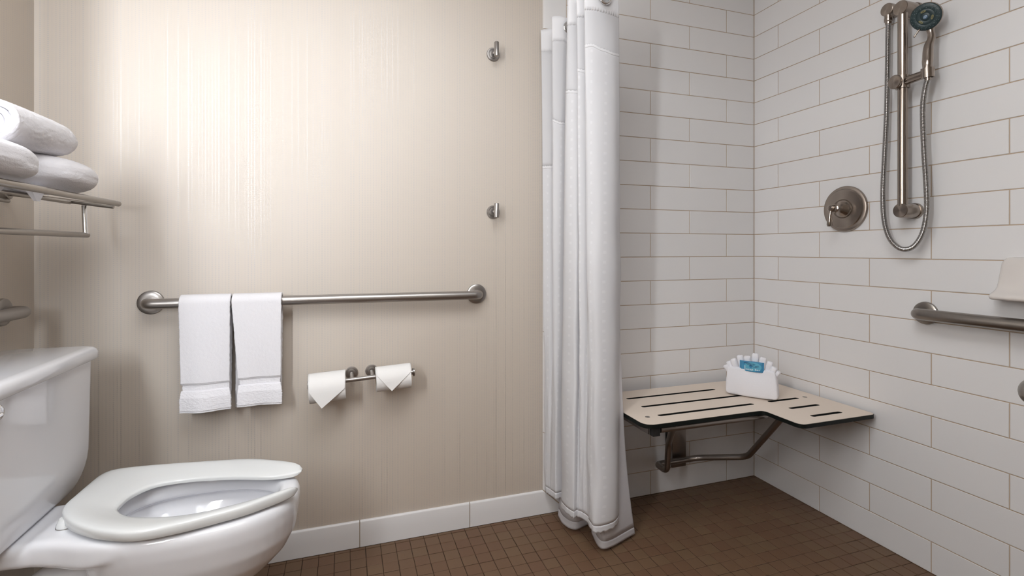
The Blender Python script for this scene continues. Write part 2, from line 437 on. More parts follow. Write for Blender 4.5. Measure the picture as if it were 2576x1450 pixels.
# ------------------------------------------------------------------ lamps (outside the picture, they give the light)
def fixture():
  for LAMP_Y, LAMP_E, lab in zip(LAMP_YS, LAMP_ES, ('nearer to the toilet', 'farther from the toilet')):
    M['lamp'] = mat('frosted_lamp_shade', (.9, .9, .9), .5, 0, .5, 0, ((.935, .965, 1.0), LAMP_E))
    t = empty('vanity_lamp', (XL, LAMP_Y, LAMP_Z0), 'tall frosted vanity lamp on the left wall outside the frame, ' + lab, 'lamp', 'vanity lamps')
    bm = bmesh.new(); add_box(bm, (XL + .001, LAMP_Y - .03, LAMP_Z0 - .03), (XL + .018, LAMP_Y + .03, LAMP_Z1 + .03), .004); mesh_obj('back_plate', bm, 'steel', t)
    bm = bmesh.new(); add_lathe(bm, (LAMP_X, LAMP_Y, LAMP_Z0), (0, 0, 1), [(0, LAMP_R), (LAMP_Z1 - LAMP_Z0, LAMP_R)], 28); mesh_obj('lamp_shade', bm, 'lamp', t)
    for z, d in ((LAMP_Z0, -1), (LAMP_Z1, 1)):
        bm = bmesh.new(); add_lathe(bm, (LAMP_X, LAMP_Y, z), (0, 0, d), [(.0005, LAMP_R + .004), (.02, LAMP_R + .004), (.024, LAMP_R - .005)], 28); mesh_obj('end_cap', bm, 'steel', t)
  t = empty('ceiling_lamp', (.15, .35, ZC), 'round ceiling lamp above the room outside the frame', 'lamp')
  bm = bmesh.new(); add_lathe(bm, (.15, .35, ZC), (0, 0, -1), [(0, .60), (.02, .60), (.035, .59)]); mesh_obj('base', bm, 'plaster', t)
fixture()

# ------------------------------------------------------------------ toilet
def toilet():
    yc = 1.450
    t = empty('toilet', (-.5, yc, 0), 'white two-piece toilet with an open-front seat beside the left wall', 'toilet')
    def egg(xf, xb, hw, xm=None, n=48, p=2.25, y0=yc, z=0):
        xm = xm if xm is not None else xb + (xf - xb)*.47; pts = []
        for k in range(n):
            a = 2*pi*k/n; c, s = cos(a), sin(a)
            rx = (xf - xm) if c > 0 else (xm - xb)
            pp = p if c > 0 else p + .5
            pts.append((xm + rx*math.copysign(abs(c)**(2/pp), c), y0 + hw*math.copysign(abs(s)**(2/pp), s), z))
        return pts
    # bowl: outer skin from the foot up, over the rim, and down inside
    bm = bmesh.new()
    secs = [(0, -.30, -.70, .115), (.02, -.305, -.70, .112), (.06, -.325, -.70, .104), (.13, -.325, -.70, .102), (.19, -.285, -.66, .108), (.235, -.235, -.60, .120),
            (.275, -.180, -.575, .136), (.315, -.140, -.563, .152), (.355, -.120, -.558, .166), (.40, -.112, -.57, .177), (.43, -.110, -.585, .181), (.444, -.114, -.59, .179), (.4505, -.122, -.592, .172)]
    R = [egg(xf, xb, hw, z=z) for z, xf, xb, hw in secs]
    R += [egg(-.152, -.545, .135, z=.4505), egg(-.160, -.535, .126, z=.446), egg(-.166, -.528, .121, z=.43), egg(-.166, -.526, .121, z=.415), egg(-.162, -.528, .125, z=.4075), egg(-.148, -.536, .141, z=.4035),
          egg(-.150, -.530, .139, z=.380), egg(-.195, -.50, .112, z=.34), egg(-.25, -.48, .083, z=.29), egg(-.30, -.46, .06, z=.24), egg(-.34, -.44, .03, z=.215)]
    add_loft(bm, R)
    # rear deck that carries the tank, fused with the bowl
    R = []
    for x, hw, zt, zb in ((-.865, .098, .436, .395), (-.80, .104, .440, .393), (-.70, .106, .442, .395), (-.655, .108, .4425, .394), (-.63, .110, .4485, .394), (-.605, .117, .4508, .391), (-.57, .126, .4508, .388), (-.54, .128, .4508, .388)):
        ring = []
        for (y, z, r) in ((1, 1, .02), (-1, 1, .02), (-1, -1, .014), (1, -1, .014)):
            cy, cz = yc + y*(hw - r), (zt - r if z > 0 else zb + r)
            a0 = {(1, 1): 0, (-1, 1): 90, (-1, -1): 180, (1, -1): 270}[(y, z)]
            for k in range(5):
                a = radians(a0 + 22.5*k); ring.append((x, cy + r*cos(a), cz + r*sin(a)))
        R.append(ring)
    add_loft(bm, R)
    for sd in (1, -1):      # flared shoulders that run from the deck into the sides of the bowl
        R = []
        for x, yi, yo, zb in ((-.64, .07, .1085, .394), (-.60, .08, .1175, .3915), (-.57, .09, .130, .389), (-.54, .11, .1455, .389), (-.51, .128, .1585, .394), (-.48, .135, .1690, .403), (-.45, .138, .1745, .414), (-.42, .14, .1765, .424)):
            r = .014; zt_ = .4510 if x > -.61 else .4480; ring = [(x, yc + sd*yi, zt_ - .001), (x, yc + sd*yi, zb + .004)]
            for k in range(6):
                a = radians(-90 + 90*k/5); ring.append((x, yc + sd*(yo - r + r*cos(a)), zb + r + r*sin(a)))
            for k in range(6):
                a = radians(90*k/5); rr = min(.016, (zt_ - zb)*.5); ring.append((x, yc + sd*(yo - rr + rr*cos(a)), zt_ - rr + rr*sin(a)))
            R.append(ring)
        add_loft(bm, R)
    # trapway body behind the bowl
    R = []
    for x, hw, zt in ((-.80, .072, .16), (-.77, .082, .22), (-.72, .086, .30), (-.66, .084, .345), (-.60, .080, .36), (-.55, .078, .36)):
        R.append([(x, yc + hw*c, max(0.0, zt*s)) for c, s in [(cos(a), sin(a)**.7 if sin(a) > 0 else 0) for a in [pi*k/16 for k in range(17)]]])
    add_loft(bm, R); o = mesh_obj('bowl', bm, 'porcelain', t, angle=180)
    rm = o.modifiers.new('fuse', 'REMESH'); rm.mode = 'VOXEL'; rm.voxel_size = .0034; rm.use_smooth_shade = True
    sm = o.modifiers.new('glaze', 'SMOOTH'); sm.factor = .5; sm.iterations = 24
    bm = bmesh.new(); add_lathe(bm, (-.595, yc - .07, .3955), (0, 0, -1), [(0, .008), (.006, .008), (.012, .005)], 12)
    mesh_obj('bolt', bm, 'rubber', t)
    # tank
    ty, tf, tb = 1.456, -.655, -.872
    bm = bmesh.new(); R = []
    for z in [.4445, .446, .450, .456, .465, .478, .494, .515, .54, .575, .62, .70, .7785]:
        q = min(1, (z - .4445)/.10); rr = .085*(1 - sqrt(max(0, 1 - (1-q)**2)))
        hy = .231 - rr - .004*(1 - (z-.44)/.34); fx = tf - .006*(1 - (z - .44)/.34) - rr*.22
        R.append([(x, y, z) for x, y in rrect((fx+tb)/2, ty, (fx-tb)/2, hy, .030, 6)])
    add_loft(bm, R); mesh_obj('tank', bm, 'porcelain', t, angle=60)
    bm = bmesh.new(); R = []
    for z, e, r in ((.7790, -.012, .03), (.7795, -.004, .034), (.783, .0, .036), (.800, .0, .036), (.808, -.003, .036), (.8125, -.009, .034), (.8145, -.020, .03)):
        R.append([(x, y, z) for x, y in rrect((tf + .012 + tb)/2, ty, (tf + .012 - tb)/2 + e, .246 + e, r, 6)])
    add_loft(bm, R); mesh_obj('tank_lid', bm, 'porcelain', t, angle=60)
    bm = bmesh.new(); add_lathe(bm, (tf - .002, 1.272, .754), (1, 0, 0), [(0, .0155), (.005, .0155), (.008, .012), (.009, .009)], 28)
    add_tube(bm, fillet([(tf + .004, 1.268, .754), (tf + .0115, 1.262, .7535), (tf + .013, 1.232, .750), (tf + .013, 1.17, .744)], .006), .0048, 10)
    tag(mesh_obj('flush_lever', bm, 'chrome', t), 'polished chrome flush lever')
    # open-front seat: ring from one prong round the back to the other, dished inwards
    outer = [(-.1085, 1.502), (-.118, 1.516), (-.149, 1.543), (-.196, 1.572), (-.264, 1.603), (-.392, 1.626), (-.497, 1.640), (-.560, 1.645), (-.600, 1.640), (-.616, 1.615), (-.620, 1.560), (-.622, 1.50),
             (-.622, 1.45), (-.606, 1.405), (-.566, 1.352), (-.516, 1.309), (-.480, 1.287), (-.438, 1.268), (-.398, 1.263), (-.339, 1.270), (-.279, 1.286), (-.216, 1.307), (-.150, 1.345), (-.118, 1.370), (-.1115, 1.384)]
    inner = [(-.112, 1.490), (-.144, 1.484), (-.187, 1.487), (-.226, 1.499), (-.277, 1.518), (-.332, 1.532), (-.392, 1.541), (-.448, 1.539), (-.479, 1.523), (-.503, 1.485),
             (-.509, 1.445), (-.508, 1.42), (-.499, 1.402), (-.479, 1.378), (-.45, 1.359), (-.407, 1.344), (-.355, 1.335), (-.306, 1.337), (-.257, 1.348), (-.207, 1.364), (-.172, 1.379), (-.140, 1.390), (-.120, 1.391)]
    N = 90; O = catmull([(x, y, 0) for x, y in outer], N); I = catmull([(x, y, 0) for x, y in inner], N)
    bm = bmesh.new(); R = []
    for k in range(N):
        o, i = O[k], I[k]; d = (i - o)
        if d.length < 1e-6: d = Vector((1e-4, 0, 0))
        e = min(k, N-1-k)/3.0; sh = 1.0 if e >= 1 else sqrt(max(.05, 1 - (1-e)**2))
        m = (o + i)/2; f = lambda s, z: (m + (o + d*s - m)*1.0).to_tuple()[:2] + (.4685 + (z - .4685)*sh,)
        R.append([f(.02, .4575), f(-.012, .4595), f(-.014, .4735), f(-.004, .4775), f(.030, .4802), f(.09, .4815), f(.20, .4818), f(.45, .4790), f(.75, .4732), f(.93, .4695), f(.985, .4670), f(1.0, .4640), f(.99, .4575)])
    add_loft(bm, R); tag(mesh_obj('seat', bm, 'seat', t, angle=70), 'glossy white open-front toilet seat')
    for y in (1.402, 1.512):
        bm = bmesh.new(); add_lathe(bm, (-.598, y, .4508), (0, 0, 1), [(0, .0200), (.0012, .0200)], 24); h = mesh_obj('hinge_washer', bm, 'pewter', t)
        bm = bmesh.new(); add_lathe(bm, (-.598, y, .4520), (0, 0, 1), [(0, .0190), (.005, .0185), (.010, .0165), (.018, .013)], 24); mesh_obj('hinge_post', bm, 'seat', t)
    bm = bmesh.new(); add_box(bm, (-.135, yc - .06, .4505), (-.118, yc - .055, .4525)); bm.free()
    return t
toilet()

# ------------------------------------------------------------------ grab bars
FLANGE = [(0, .0385), (.002, .0385), (.0075, .037), (.0098, .033), (.0105, .0225)]
def grab_bar(name, ends, out, r, label, inner_dir, mname='steel', both=True):
    """ends: wall points of the flanges; out: unit vector away from the wall"""
    a, b = Vector(ends[0]), Vector(ends[1]); out = Vector(out); off = .055
    t = empty(name, a.lerp(b, .5), label, 'grab bar')
    bm = bmesh.new()
    add_tube(bm, fillet([a + out*.006, a + out*off, b + out*off, b + out*.006], .042, 10), r, 22); mesh_obj('bar', bm, mname, t)
    for p in (a, b):
        bm = bmesh.new(); add_lathe(bm, p, out, FLANGE, 44); mesh_obj('flange', bm, mname, t)
    return t
grab_bar('grab_bar', [(-.590, YB + .0075, .9096), (.4925, YB + .0075, .9075)], (0, -1, 0), .0165, 'long brushed steel grab bar on the wallpaper wall holding two hand towels', None)
grab_bar('grab_bar', [(XR, 1.149, .8668), (XR, .46, .8668)], (-1, 0, 0), .0190, 'brushed steel grab bar on the tiled wall below the soap dish', None, 'pewter')
grab_bar('grab_bar', [(XL, 1.748, .908), (XL, .98, .908)], (1, 0, 0), .0165, 'steel grab bar end on the left wall just above the toilet tank', None)
grab_bar('grab_bar', [(.790, YS, .9055), (1.62, YS, .9055)], (0, 1, 0), .0175, 'blurred metal bar end poking in at the right edge of the photo', None, 'pewter')

# ------------------------------------------------------------------ towels on the bar
def hanging_towel(name, x0t, x1t, x0b, x1b, zf, x0k, zk, label, seed, band):
    """front panel x0t..x1t at the bar to x0b..x1b at the hem, back panel left edge x0k, length to zk"""
    ybar, zbar, rb, th = 1.8460, .9086, .0165, .011
    rc = rb + .0008 + th/2; t = empty(name, ((x0t+x1t)/2, ybar, zbar), label, 'towel', 'white hand towels on the grab bar')
    def build(part, s0, s1, nm):
        n, mw = 150, 44; P = []
        Lf = zbar - zf; Lb = zbar - zk; tot = Lf + pi*rc + Lb
        for i in range(n + 1):
            s = s0 + (s1 - s0)*i/n; row = []
            for j in range(mw + 1):
                u = j/mw
                if s < Lf:
                    z = zf + s; y = ybar - rc; f = 1 - s/Lf
                    xa = x0t + (x0b - x0t)*min(1, f*1.15); xb = x1t + (x1b - x1t)*f
                    y += .006*sin(u*7 + seed)*f*f - .010*f*sin(pi*u)*(.6 + .4*sin(3*u + seed)) + .004*f*vnoise(u*4 + seed, s*9)
                    # the terry hem below the dobby band puffs out a little
                    if z < band: xa -= .004*min(1, (band - z)/.03); xb += .005*min(1, (band-z)/.03); y -= .006*min(1, (band - z)/.02)
                    if band <= z <= band + .022: y += .0035; xa += .003; xb -= .002
                elif s < Lf + pi*rc:
                    a = (s - Lf)/rc; y = ybar - rc*cos(a); z = zbar + rc*sin(a); xa, xb = x0t, x1t
                else:
                    q = (s - Lf - pi*rc); f = q/Lb; z = zbar - q; y = ybar + rc + .004*f*sin(5*u + seed) + .003*f
                    xa = x0t + (x0k - x0t)*f; xb = x1t - .006*f
                ed = min(u, 1 - u)*mw
                x = xa + (xb - xa)*u + .0012*vnoise(s*260 + seed*9, j if ed < 1 else 99)*(2 if ed < 1 else .3)
                row.append((x, y + .0010*vnoise(x*300, z*300 + seed), z))
            P.append(row)
        bm = bmesh.new(); grid_mesh(bm, P)
        o = mesh_obj(nm, bm, 'terry' if part != 'band' else 'hem', t, angle=80)
        sd = o.modifiers.new('solid', 'SOLIDIFY'); sd.thickness = th if part != 'band' else th*.55; sd.offset = 0
        bv = o.modifiers.new('soft', 'SUBSURF'); bv.levels = 1; bv.render_levels = 1
        return o
    Lf = zbar - zf; Lb = zbar - zk; tot = Lf + pi*rc + Lb; sb = band - zf
    build('hem', .006, sb - .001, 'hem_panel'); build('band', sb - .002, sb + .024, 'woven_band'); build('body', sb + .023, tot, 'cloth')
    build('band', 0, .007, 'hem_stitching')
    return t
TL = hanging_towel('hand_towel', -.4925, -.3480, -.4860, -.3500, .566, -.488, .585, 'left of the two white hand towels, grey-green tag peeping out below', 1.3, .632)
hanging_towel('hand_towel', -.3445, -.1965, -.3225, -.1985, .571, -.3410, .556, 'right of the two white hand towels, its back half showing at the left', 4.1, .638)
bm = bmesh.new(); add_box(bm, (-.458, 1.862, .548), (-.434, 1.8635, .592)); o = mesh_obj('care_tag', bm, 'tag', TL, smooth=False); tag(o, 'grey-green care tag')

# ------------------------------------------------------------------ double toilet paper holder
def paper():
    ax, az, bx, bz, y = -.1165, .6215, .2420, .6395, 1.820
    zb = lambda x: az + (bz - az)*(x - ax)/(bx - ax)
    t = empty('paper_holder', (.06, YB + .0075, .634), 'satin steel double toilet paper holder under the long grab bar', 'paper holder')
    bm = bmesh.new(); add_tube(bm, [(ax + .004, y, zb(ax)), (bx - .012, y, zb(bx))], .0076, 18); mesh_obj('bar', bm, 'steel', t)
    for x, s in ((ax, 1), (bx, -1)):
        bm = bmesh.new(); d = (s, 0, s*(bz-az)/(bx-ax)); add_lathe(bm, (x, y, zb(x)), d, [(0, .0130), (.001, .0145), (.006, .0145), (.0068, .0130), (.0075, .0092), (.016, .0092)], 28); mesh_obj('end_cap', bm, 'steel', t)
    for x, z in ((.0270, .6345), (.0965, .6370)):
        bm = bmesh.new(); add_lathe(bm, (x, YB + .0075, z), (0, -1, 0), [(0, .0222), (.0035, .0222), (.0050, .0212), (.0054, .0180), (.0042, .0172), (.0042, .0150), (.0058, .0142), (.0062, .0110), (.0062, .0068)], 40)
        mesh_obj('rosette', bm, 'steel', t, angle=25)
        bm = bmesh.new(); add_tube(bm, [(x, YB - .008, z), (x, y, zb(x))], .0068, 16); mesh_obj('post', bm, 'steel', t)
    def roll(x0, x1, R, zc, left, right, tip, label):
        c = Vector(((x0+x1)/2, y, zc)); t = empty('toilet_roll', c, label, 'toilet roll', 'toilet rolls on the double holder')
        tilt = Vector((x1-x0, 0, zb(x1)-zb(x0))).normalized(); o = c - tilt*(x1-x0)/2; L = x1 - x0
        rc = .0205
        bm = bmesh.new(); add_lathe(bm, o, tilt, [(0, rc), (0, R - .002), (.001, R), (L - .001, R), (L, R - .002), (L, rc), (0, rc)], 64, (False, False)); mesh_obj('paper', bm, 'paper', t, angle=50)
        bm = bmesh.new(); add_lathe(bm, o - tilt*.0002, tilt, [(0, rc - .0015), (0, rc - .0002), (L + .0004, rc - .0002), (L + .0004, rc - .0015), (0, rc - .0015)], 40, (False, False)); mesh_obj('core', bm, 'card', t)
        # loose end folded to a point, lying over the front of the roll
        bm = bmesh.new(); P = []; n, w = 40, 24; Rf = R + .0012
        zl, zt = left, tip; tz = (bz - az)/(bx - ax)
        smax = Rf*pi/2 + (zc - tip)
        for i in range(n + 1):
            s = smax*i/n; row = []
            for j in range(w + 1):
                u = j/w
                if s < Rf*pi/2: a = pi/2 - s/Rf; dy, dz = -Rf*cos(a), Rf*sin(a)
                else: dy, dz = -Rf - .0004, -(s - Rf*pi/2)
                z = zc + dz
                ul = 0 if z > left else (left - z)/(left - tip)*right; ur = 1 if z > left else 1 - (left - z)/(left - tip)*(1 - right)
                x = x0 + .0006 + (L - .0012)*(ul + (ur - ul)*u)
                row.append((x, y + dy, z + tz*(x - c.x)))
            P.append(row)
        grid_mesh(bm, P); f = mesh_obj('folded_end', bm, 'paper', t, angle=80); f.modifiers.new('s', 'SOLIDIFY').thickness = .0009
    roll(-.1115, .0055, .0500, .6125, .612, .36, .5545, 'larger toilet roll at the left end of the double holder')
    roll(.1065, .2265, .0435, .6260, .648, .43, .590, 'smaller toilet roll at the right end of the double holder')
paper()

# ------------------------------------------------------------------ robe hooks
def hook(z, label):
    x = .5605; t = empty('robe_hook', (x, YB + .0075, z), label, 'hook', 'robe hooks beside the curtain')
    bm = bmesh.new(); add_lathe(bm, (x, YB + .0075, z), (0, -1, 0), [(0, .0265), (.0045, .0265), (.0062, .0252), (.0066, .0205), (.0052, .0196), (.0052, .0165), (.0070, .0158), (.0074, .0120), (.0074, .0066)], 44); mesh_obj('rosette', bm, 'steel', t, angle=25)
    bm = bmesh.new(); add_tube(bm, [(x, YB - .012, z), (x, YB - .040, z - .004)], .0066, 16); mesh_obj('arm', bm, 'steel', t)
    bm = bmesh.new(); add_lathe(bm, (x, YB - .042, z - .024), (0, 0, 1), [(0, .0080), (.001, .0094), (.0535, .0094), (.0555, .0080)], 28); mesh_obj('peg', bm, 'steel', t)
hook(1.8535, 'upper of the two steel robe hooks beside the curtain')
hook(1.2290, 'lower of the two steel robe hooks beside the curtain')

# ------------------------------------------------------------------ towel shelf on the left wall
def shelf():
    t = empty('towel_shelf', (XL, 1.42, 1.2), 'satin steel wall shelf with a towel rail above the toilet tank', 'towel shelf')
    y1, y0 = 1.757, .96; zt = 1.2125
    bm = bmesh.new(); add_tube(bm, [(-.627, y0, zt - .004), (-.627, y1, zt + .002)], .0078, 18, dome=True); mesh_obj('front_rail', bm, 'pewter', t)
    for x, zo in ((-.735, 0), (-.872, 0)):
        bm = bmesh.new(); add_tube(bm, [(x, y0 + .01, zt - .002 + zo), (x, y1 - .018, zt + .001 + zo)], .0052, 12); mesh_obj('shelf_rail', bm, 'pewter', t)
    for y in (1.746, .985):
        bm = bmesh.new(); add_tube(bm, [(XL + .004, y, zt + .024), (-.634, y, zt - .0075)], .0062, 14); mesh_obj('side_arm', bm, 'pewter', t)
        bm = bmesh.new(); add_lathe(bm, (XL, y, zt + .024), (1, 0, 0), [(0, .0185), (.016, .0185), (.020, .0170), (.0215, .0130)], 32); mesh_obj('rosette', bm, 'pewter', t)
        bm = bmesh.new(); add_tube(bm, [(-.704, y, zt - .006), (-.7005, y, 1.122)], .0068, 16); tag(mesh_obj('drop_post', bm, 'chrome', t), 'polished drop post')
    bm = bmesh.new(); add_tube(bm, [(-.7005, y0, 1.119), (-.7005, y1 - .004, 1.122)], .0074, 18, dome=True); mesh_obj('towel_rail', bm, 'pewter', t)
shelf()
def pillow_towel(name, lo, hi, label, seed, tilt=0, p=2.6):
    c = [(a + b)/2 for a, b in zip(lo, hi)]; h = [(b - a)/2 for a, b in zip(lo, hi)]; bm = bmesh.new(); R = []
    nu, nv = 150, 220
    sg = lambda v, e: math.copysign(abs(v)**e, v)
    for i in range(nu + 1):
        a = -pi/2 + pi*i/nu; ring = []
        for k in range(nv):
            b = 2*pi*k/nv
            x, y, z = sg(cos(a), 2/p)*sg(cos(b), 2/p), sg(sin(a), 2/p), sg(cos(a), 2/p)*sg(sin(b), 2/p)
            n = vnoise(3*b + seed, 4*a)*.025 + vnoise(9*b, 9*a + seed)*.004 + (vnoise(k*.9, i*.9 + seed) + vnoise(k*2.1, i*2.1))*.007
            ring.append((c[0] + h[0]*x*(1 + n), c[1] + h[1]*y, c[2] + h[2]*z*(1 + n) if z > 0 else c[2] + h[2]*z))
        R.append(ring)
    add_loft(bm, R[1:-1]); o = mesh_obj(name, bm, 'terry', angle=85)
    return tag(o, label, 'towel', 'bath towels on the wall shelf')
ft1 = pillow_towel('folded_towel', (-.868, 1.405, 1.2185), (-.607, 1.668, 1.312), 'folded white towel at the far end of the shelf, under the roll', 2, p=2.5)
ft2 = pillow_towel('folded_towel', (-.868, 1.03, 1.2175), (-.604, 1.400, 1.306), 'folded white towel on the shelf cut by the left edge of the photo', 5, p=2.9)
for par, x, y, l, dz in ((ft1, -.668, 1.425, .050, .020), (ft2, -.672, 1.285, .060, .016)):
    bm = bmesh.new()
    add_loft(bm, [[(x - .010, y - l*.55, 1.224), (x + .008, y - l*.55, 1.224), (x + .008, y + l*.65, 1.224), (x - .010, y + l*.65, 1.224)],
                  [(x - .007, y - l*.25, 1.214 - dz*.3), (x + .004, y - l*.25, 1.214 - dz*.3), (x + .004, y + l*.50, 1.214 - dz*.5), (x - .007, y + l*.50, 1.214 - dz*.5)],
                  [(x - .004, y + l*.10, 1.212 - dz), (x + .002, y + l*.10, 1.212 - dz), (x + .002, y + l*.36, 1.212 - dz), (x - .004, y + l*.36, 1.212 - dz)]])
    mesh_obj('drooping_corner', bm, 'hem', par)
def rolled():
    a, b, r = Vector((-.687, 1.296, 1.347)), Vector((-.687, 1.585, 1.354)), .0475
    t = empty('rolled_towel', a.lerp(b, .5), 'rolled white towel lying on top of the two folded shelf towels', 'towel', 'bath towels on the wall shelf')
    bm = bmesh.new(); L = (b - a).length
    prof = [(0, r*.80), (.0, r*.93), (.006, r), (.05, r*1.02), (L*.6, r*1.0), (L*.82, r*.95), (L*.93, r*.80), (L*.985, r*.5), (L, r*.15)]
    pr2 = []
    for (p0, q0), (p1, q1) in zip(prof, prof[1:]):
        m_ = max(1, int((p1 - p0)/.002)); pr2 += [(p0 + (p1-p0)*k/m_, q0 + (q1-q0)*k/m_) for k in range(m_)]
    add_lathe(bm, a, b - a, pr2 + [prof[-1]], 150, (False, True), (1.12, .94))
    for v_ in bm.verts:
        c_ = v_.co - a; ax_ = (b - a).normalized(); rd = c_ - ax_*c_.dot(ax_)
        if rd.length > .01: an_ = atan2(rd.z, rd.x); v_.co += rd.normalized()*(.0009*(vnoise(an_*26, c_.y*430) + vnoise(an_*9, c_.y*60)*1.6))
    mesh_obj('outer_wrap', bm, 'terry', t, angle=85)
    bm = bmesh.new(); P = []
    n = 150; d, u, v = axis_frame(b - a)
    for i in range(n + 1):
        q = i/n; an = q*2*pi*3.2; rr = r*(.08 + .86*q)
        c = a + (u*cos(an)*1.12 + v*sin(an)*.94)*rr
        P.append([c + d*(.002 - .002*(1-q)), c + d*.03])
    grid_mesh(bm, P); o = mesh_obj('spiral_layers', bm, 'terry', t, angle=85); sd = o.modifiers.new('s', 'SOLIDIFY'); sd.thickness = .0132; sd.offset = 0
    o.modifiers.new('b', 'SUBSURF').render_levels = 1
rolled()

# ------------------------------------------------------------------ shower curtain
TOPP = [(.757, 1.884), (.80, 1.864), (.845, 1.868), (.805, 1.81), (.757, 1.770), (.80, 1.752), (.850, 1.763), (.805, 1.69), (.757, 1.622), (.80, 1.612), (.842, 1.628), (.80, 1.59), (.757, 1.556), (.79, 1.547), (.826, 1.557), (.79, 1.528), (.757, 1.500), (.785, 1.492), (.83, 1.499), (.870, 1.508), (.896, 1.512)]
BOTP = [(.777, 1.884), (.780, 1.860), (.784, 1.848), (.785, 1.837), (.788, 1.826), (.793, 1.810), (.830, 1.815), (.820, 1.795), (.799, 1.775), (.808, 1.692), (.828, 1.696), (.831, 1.690), (.836, 1.682), (.841, 1.670), (.846, 1.660), (.846, 1.646), (.842, 1.628), (.838, 1.600), (.853, 1.572), (.925, 1.584), (.985, 1.648)]
BOTP = [(x*(.984 if y < 1.78 else 1), y*(.984 if y < 1.78 else 1)) for x, y in BOTP]
def curtain():
    t = empty('shower_curtain', (.82, 1.7, 0.08), 'white fabric shower curtain with sheer upper panel, bunched at the back wall', 'curtain')
    N = 260
    A = catmull([(x, y, 0) for x, y in TOPP], N); B = catmull([(x, y, 0) for x, y in BOTP], N)
    # same parameter along both: piecewise by control point, so the pleats stay matched
    def dens(C):
        out = []; P = [Vector((x, y, 0)) for x, y in C]; P = [P[0]*2 - P[1]] + P + [P[-1]*2 - P[-2]]; m = 13
        for i in range(1, len(P) - 2):
            a, b, c, d = P[i-1:i+3]
            for k in range(m):
                q = k/m; out.append(.5*((2*b) + (c-a)*q + (2*a - 5*b + 4*c - d)*q*q + (3*b - a - 3*c + d)*q**3))
        out.append(P[-2]); return out
    A, B = dens(TOPP), dens(BOTP); N = len(A); ZT, ZH, ZBm = 1.9740, 1.884, .097
    S_ = [0]
    for p, q in zip(A, A[1:]): S_.append(S_[-1] + (q - p).length)
    # height of the seam below the sheer window, stepping up pleat by pleat
    seam_c = [1.417, 1.417, 1.42, 1.50, 1.585, 1.572, 1.575, 1.62, 1.655, 1.650, 1.652, 1.68, 1.710, 1.705, 1.707, 1.74, 1.770, 1.772, 1.762, 1.758, 1.762]
    def seam(i):
        f = i/13; k = min(int(f), len(seam_c) - 2); q = f - k; q = q*q*(3 - 2*q); return seam_c[k]*(1-q) + seam_c[k+1]*q
    def pt(i, z):
        f = (ZT - z)/(ZT - ZBm); w = max(0, f)**.7
        p = A[i].lerp(B[i], w)
        # soft crumple growing towards the hem
        k = i/N
        dx = .006*f*vnoise(k*15, z*5 + 3) + .004*f*vnoise(k*40, z*9) + (.012*f*vnoise(k*9 + 5, z*7 + k*8) if i > N*.8 else 0)
        dy = .006*f*vnoise(k*13 + 7, z*4)
        # the gathered header ripples where it is sewn
        return (p.x + dx, p.y + dy, z)
    def panel(nm, m, zlo, zhi, rows, th):
        P, U = [], []
        for i in range(N):
            a, b = zlo(i), zhi(i); P.append([pt(i, a + (b-a)*k/rows) for k in range(rows + 1)]); U.append([(S_[i], a + (b-a)*k/rows) for k in range(rows + 1)])
        bm = bmesh.new(); grid_mesh(bm, P, U); o = mesh_obj(nm, bm, m, t, angle=80)
        sd = o.modifiers.new('s', 'SOLIDIFY'); sd.thickness = th; sd.offset = 0; return o
    top = lambda i: ZT + .004*vnoise(i*.15, 2)
    panel('header_band', 'header', lambda i: ZH + .0015*sin(i*1.9), top, 6, .0016)
    panel('sheer_panel', 'sheer', lambda i: seam(i), lambda i: ZH + .002 + .0015*sin(i*1.9), 24, .0007)
    panel('fabric_panel', 'curtain', lambda i: ZBm + .022, lambda i: seam(i) + .0015*sin(i*1.7), 110, .0012)
    panel('seam_band', 'header', lambda i: seam(i) - .008, lambda i: seam(i) + .002 + .0015*sin(i*1.7), 3, .0016)
    panel('bottom_hem', 'curtain', lambda i: ZBm + .0025*sin(i*1.35), lambda i: ZBm + .024, 4, .0013)
    # chrome eyelets
    for (x, y, z, rot) in ((.838, 1.4995, 1.931, (0, -1, 0)), (.822, 1.757, 1.938, (0, -1, 0))):
        bm = bmesh.new(); d, u, v = axis_frame(rot); n, m = 40, 12; R = []
        for k in range(n):
            a = 2*pi*k/n; c = Vector((x, y, z)) + (u*cos(a) + v*sin(a))*.0185; o_ = (u*cos(a) + v*sin(a))
            R.append([c + (o_*cos(2*pi*q/m) + d*sin(2*pi*q/m))*.0052 for q in range(m)])
        R.append(R[0]); add_loft(bm, R, (False, False)); bmesh.ops.remove_doubles(bm, verts=bm.verts, dist=1e-6)
        tag(mesh_obj('eyelet', bm, 'chrome', t), 'polished chrome eyelet ring')
    # liner: a curtain of its own
    L = empty('curtain_liner', (.9, 1.7, .03), 'pale translucent liner hanging below and behind the white curtain', 'curtain')
    LT = [(.878, 1.872), (.885, 1.80), (.880, 1.72), (.886, 1.64), (.886, 1.580), (.889, 1.545), (.895, 1.536)]
    LB = [(.803, 1.812), (.795, 1.745), (.822, 1.700), (.890, 1.712), (.868, 1.648), (.866, 1.556), (1.020, 1.605)]
    LB = [(x*1.016, y*1.016) for x, y in LB]
    def cat(C, m=30):
        out = []; P = [Vector((x, y, 0)) for x, y in C]; P = [P[0]*2 - P[1]] + P + [P[-1]*2 - P[-2]]
        for i in range(1, len(P) - 2):
            a, b, c, d = P[i-1:i+3]
            for k in range(m):
                q = k/m; out.append(.5*((2*b) + (c-a)*q + (2*a - 5*b + 4*c - d)*q*q + (3*b - a - 3*c + d)*q**3))
        out.append(P[-2]); return out
    A2, B2 = cat(LT), cat(LB); n2 = len(A2); zt, zb = 1.86, .013
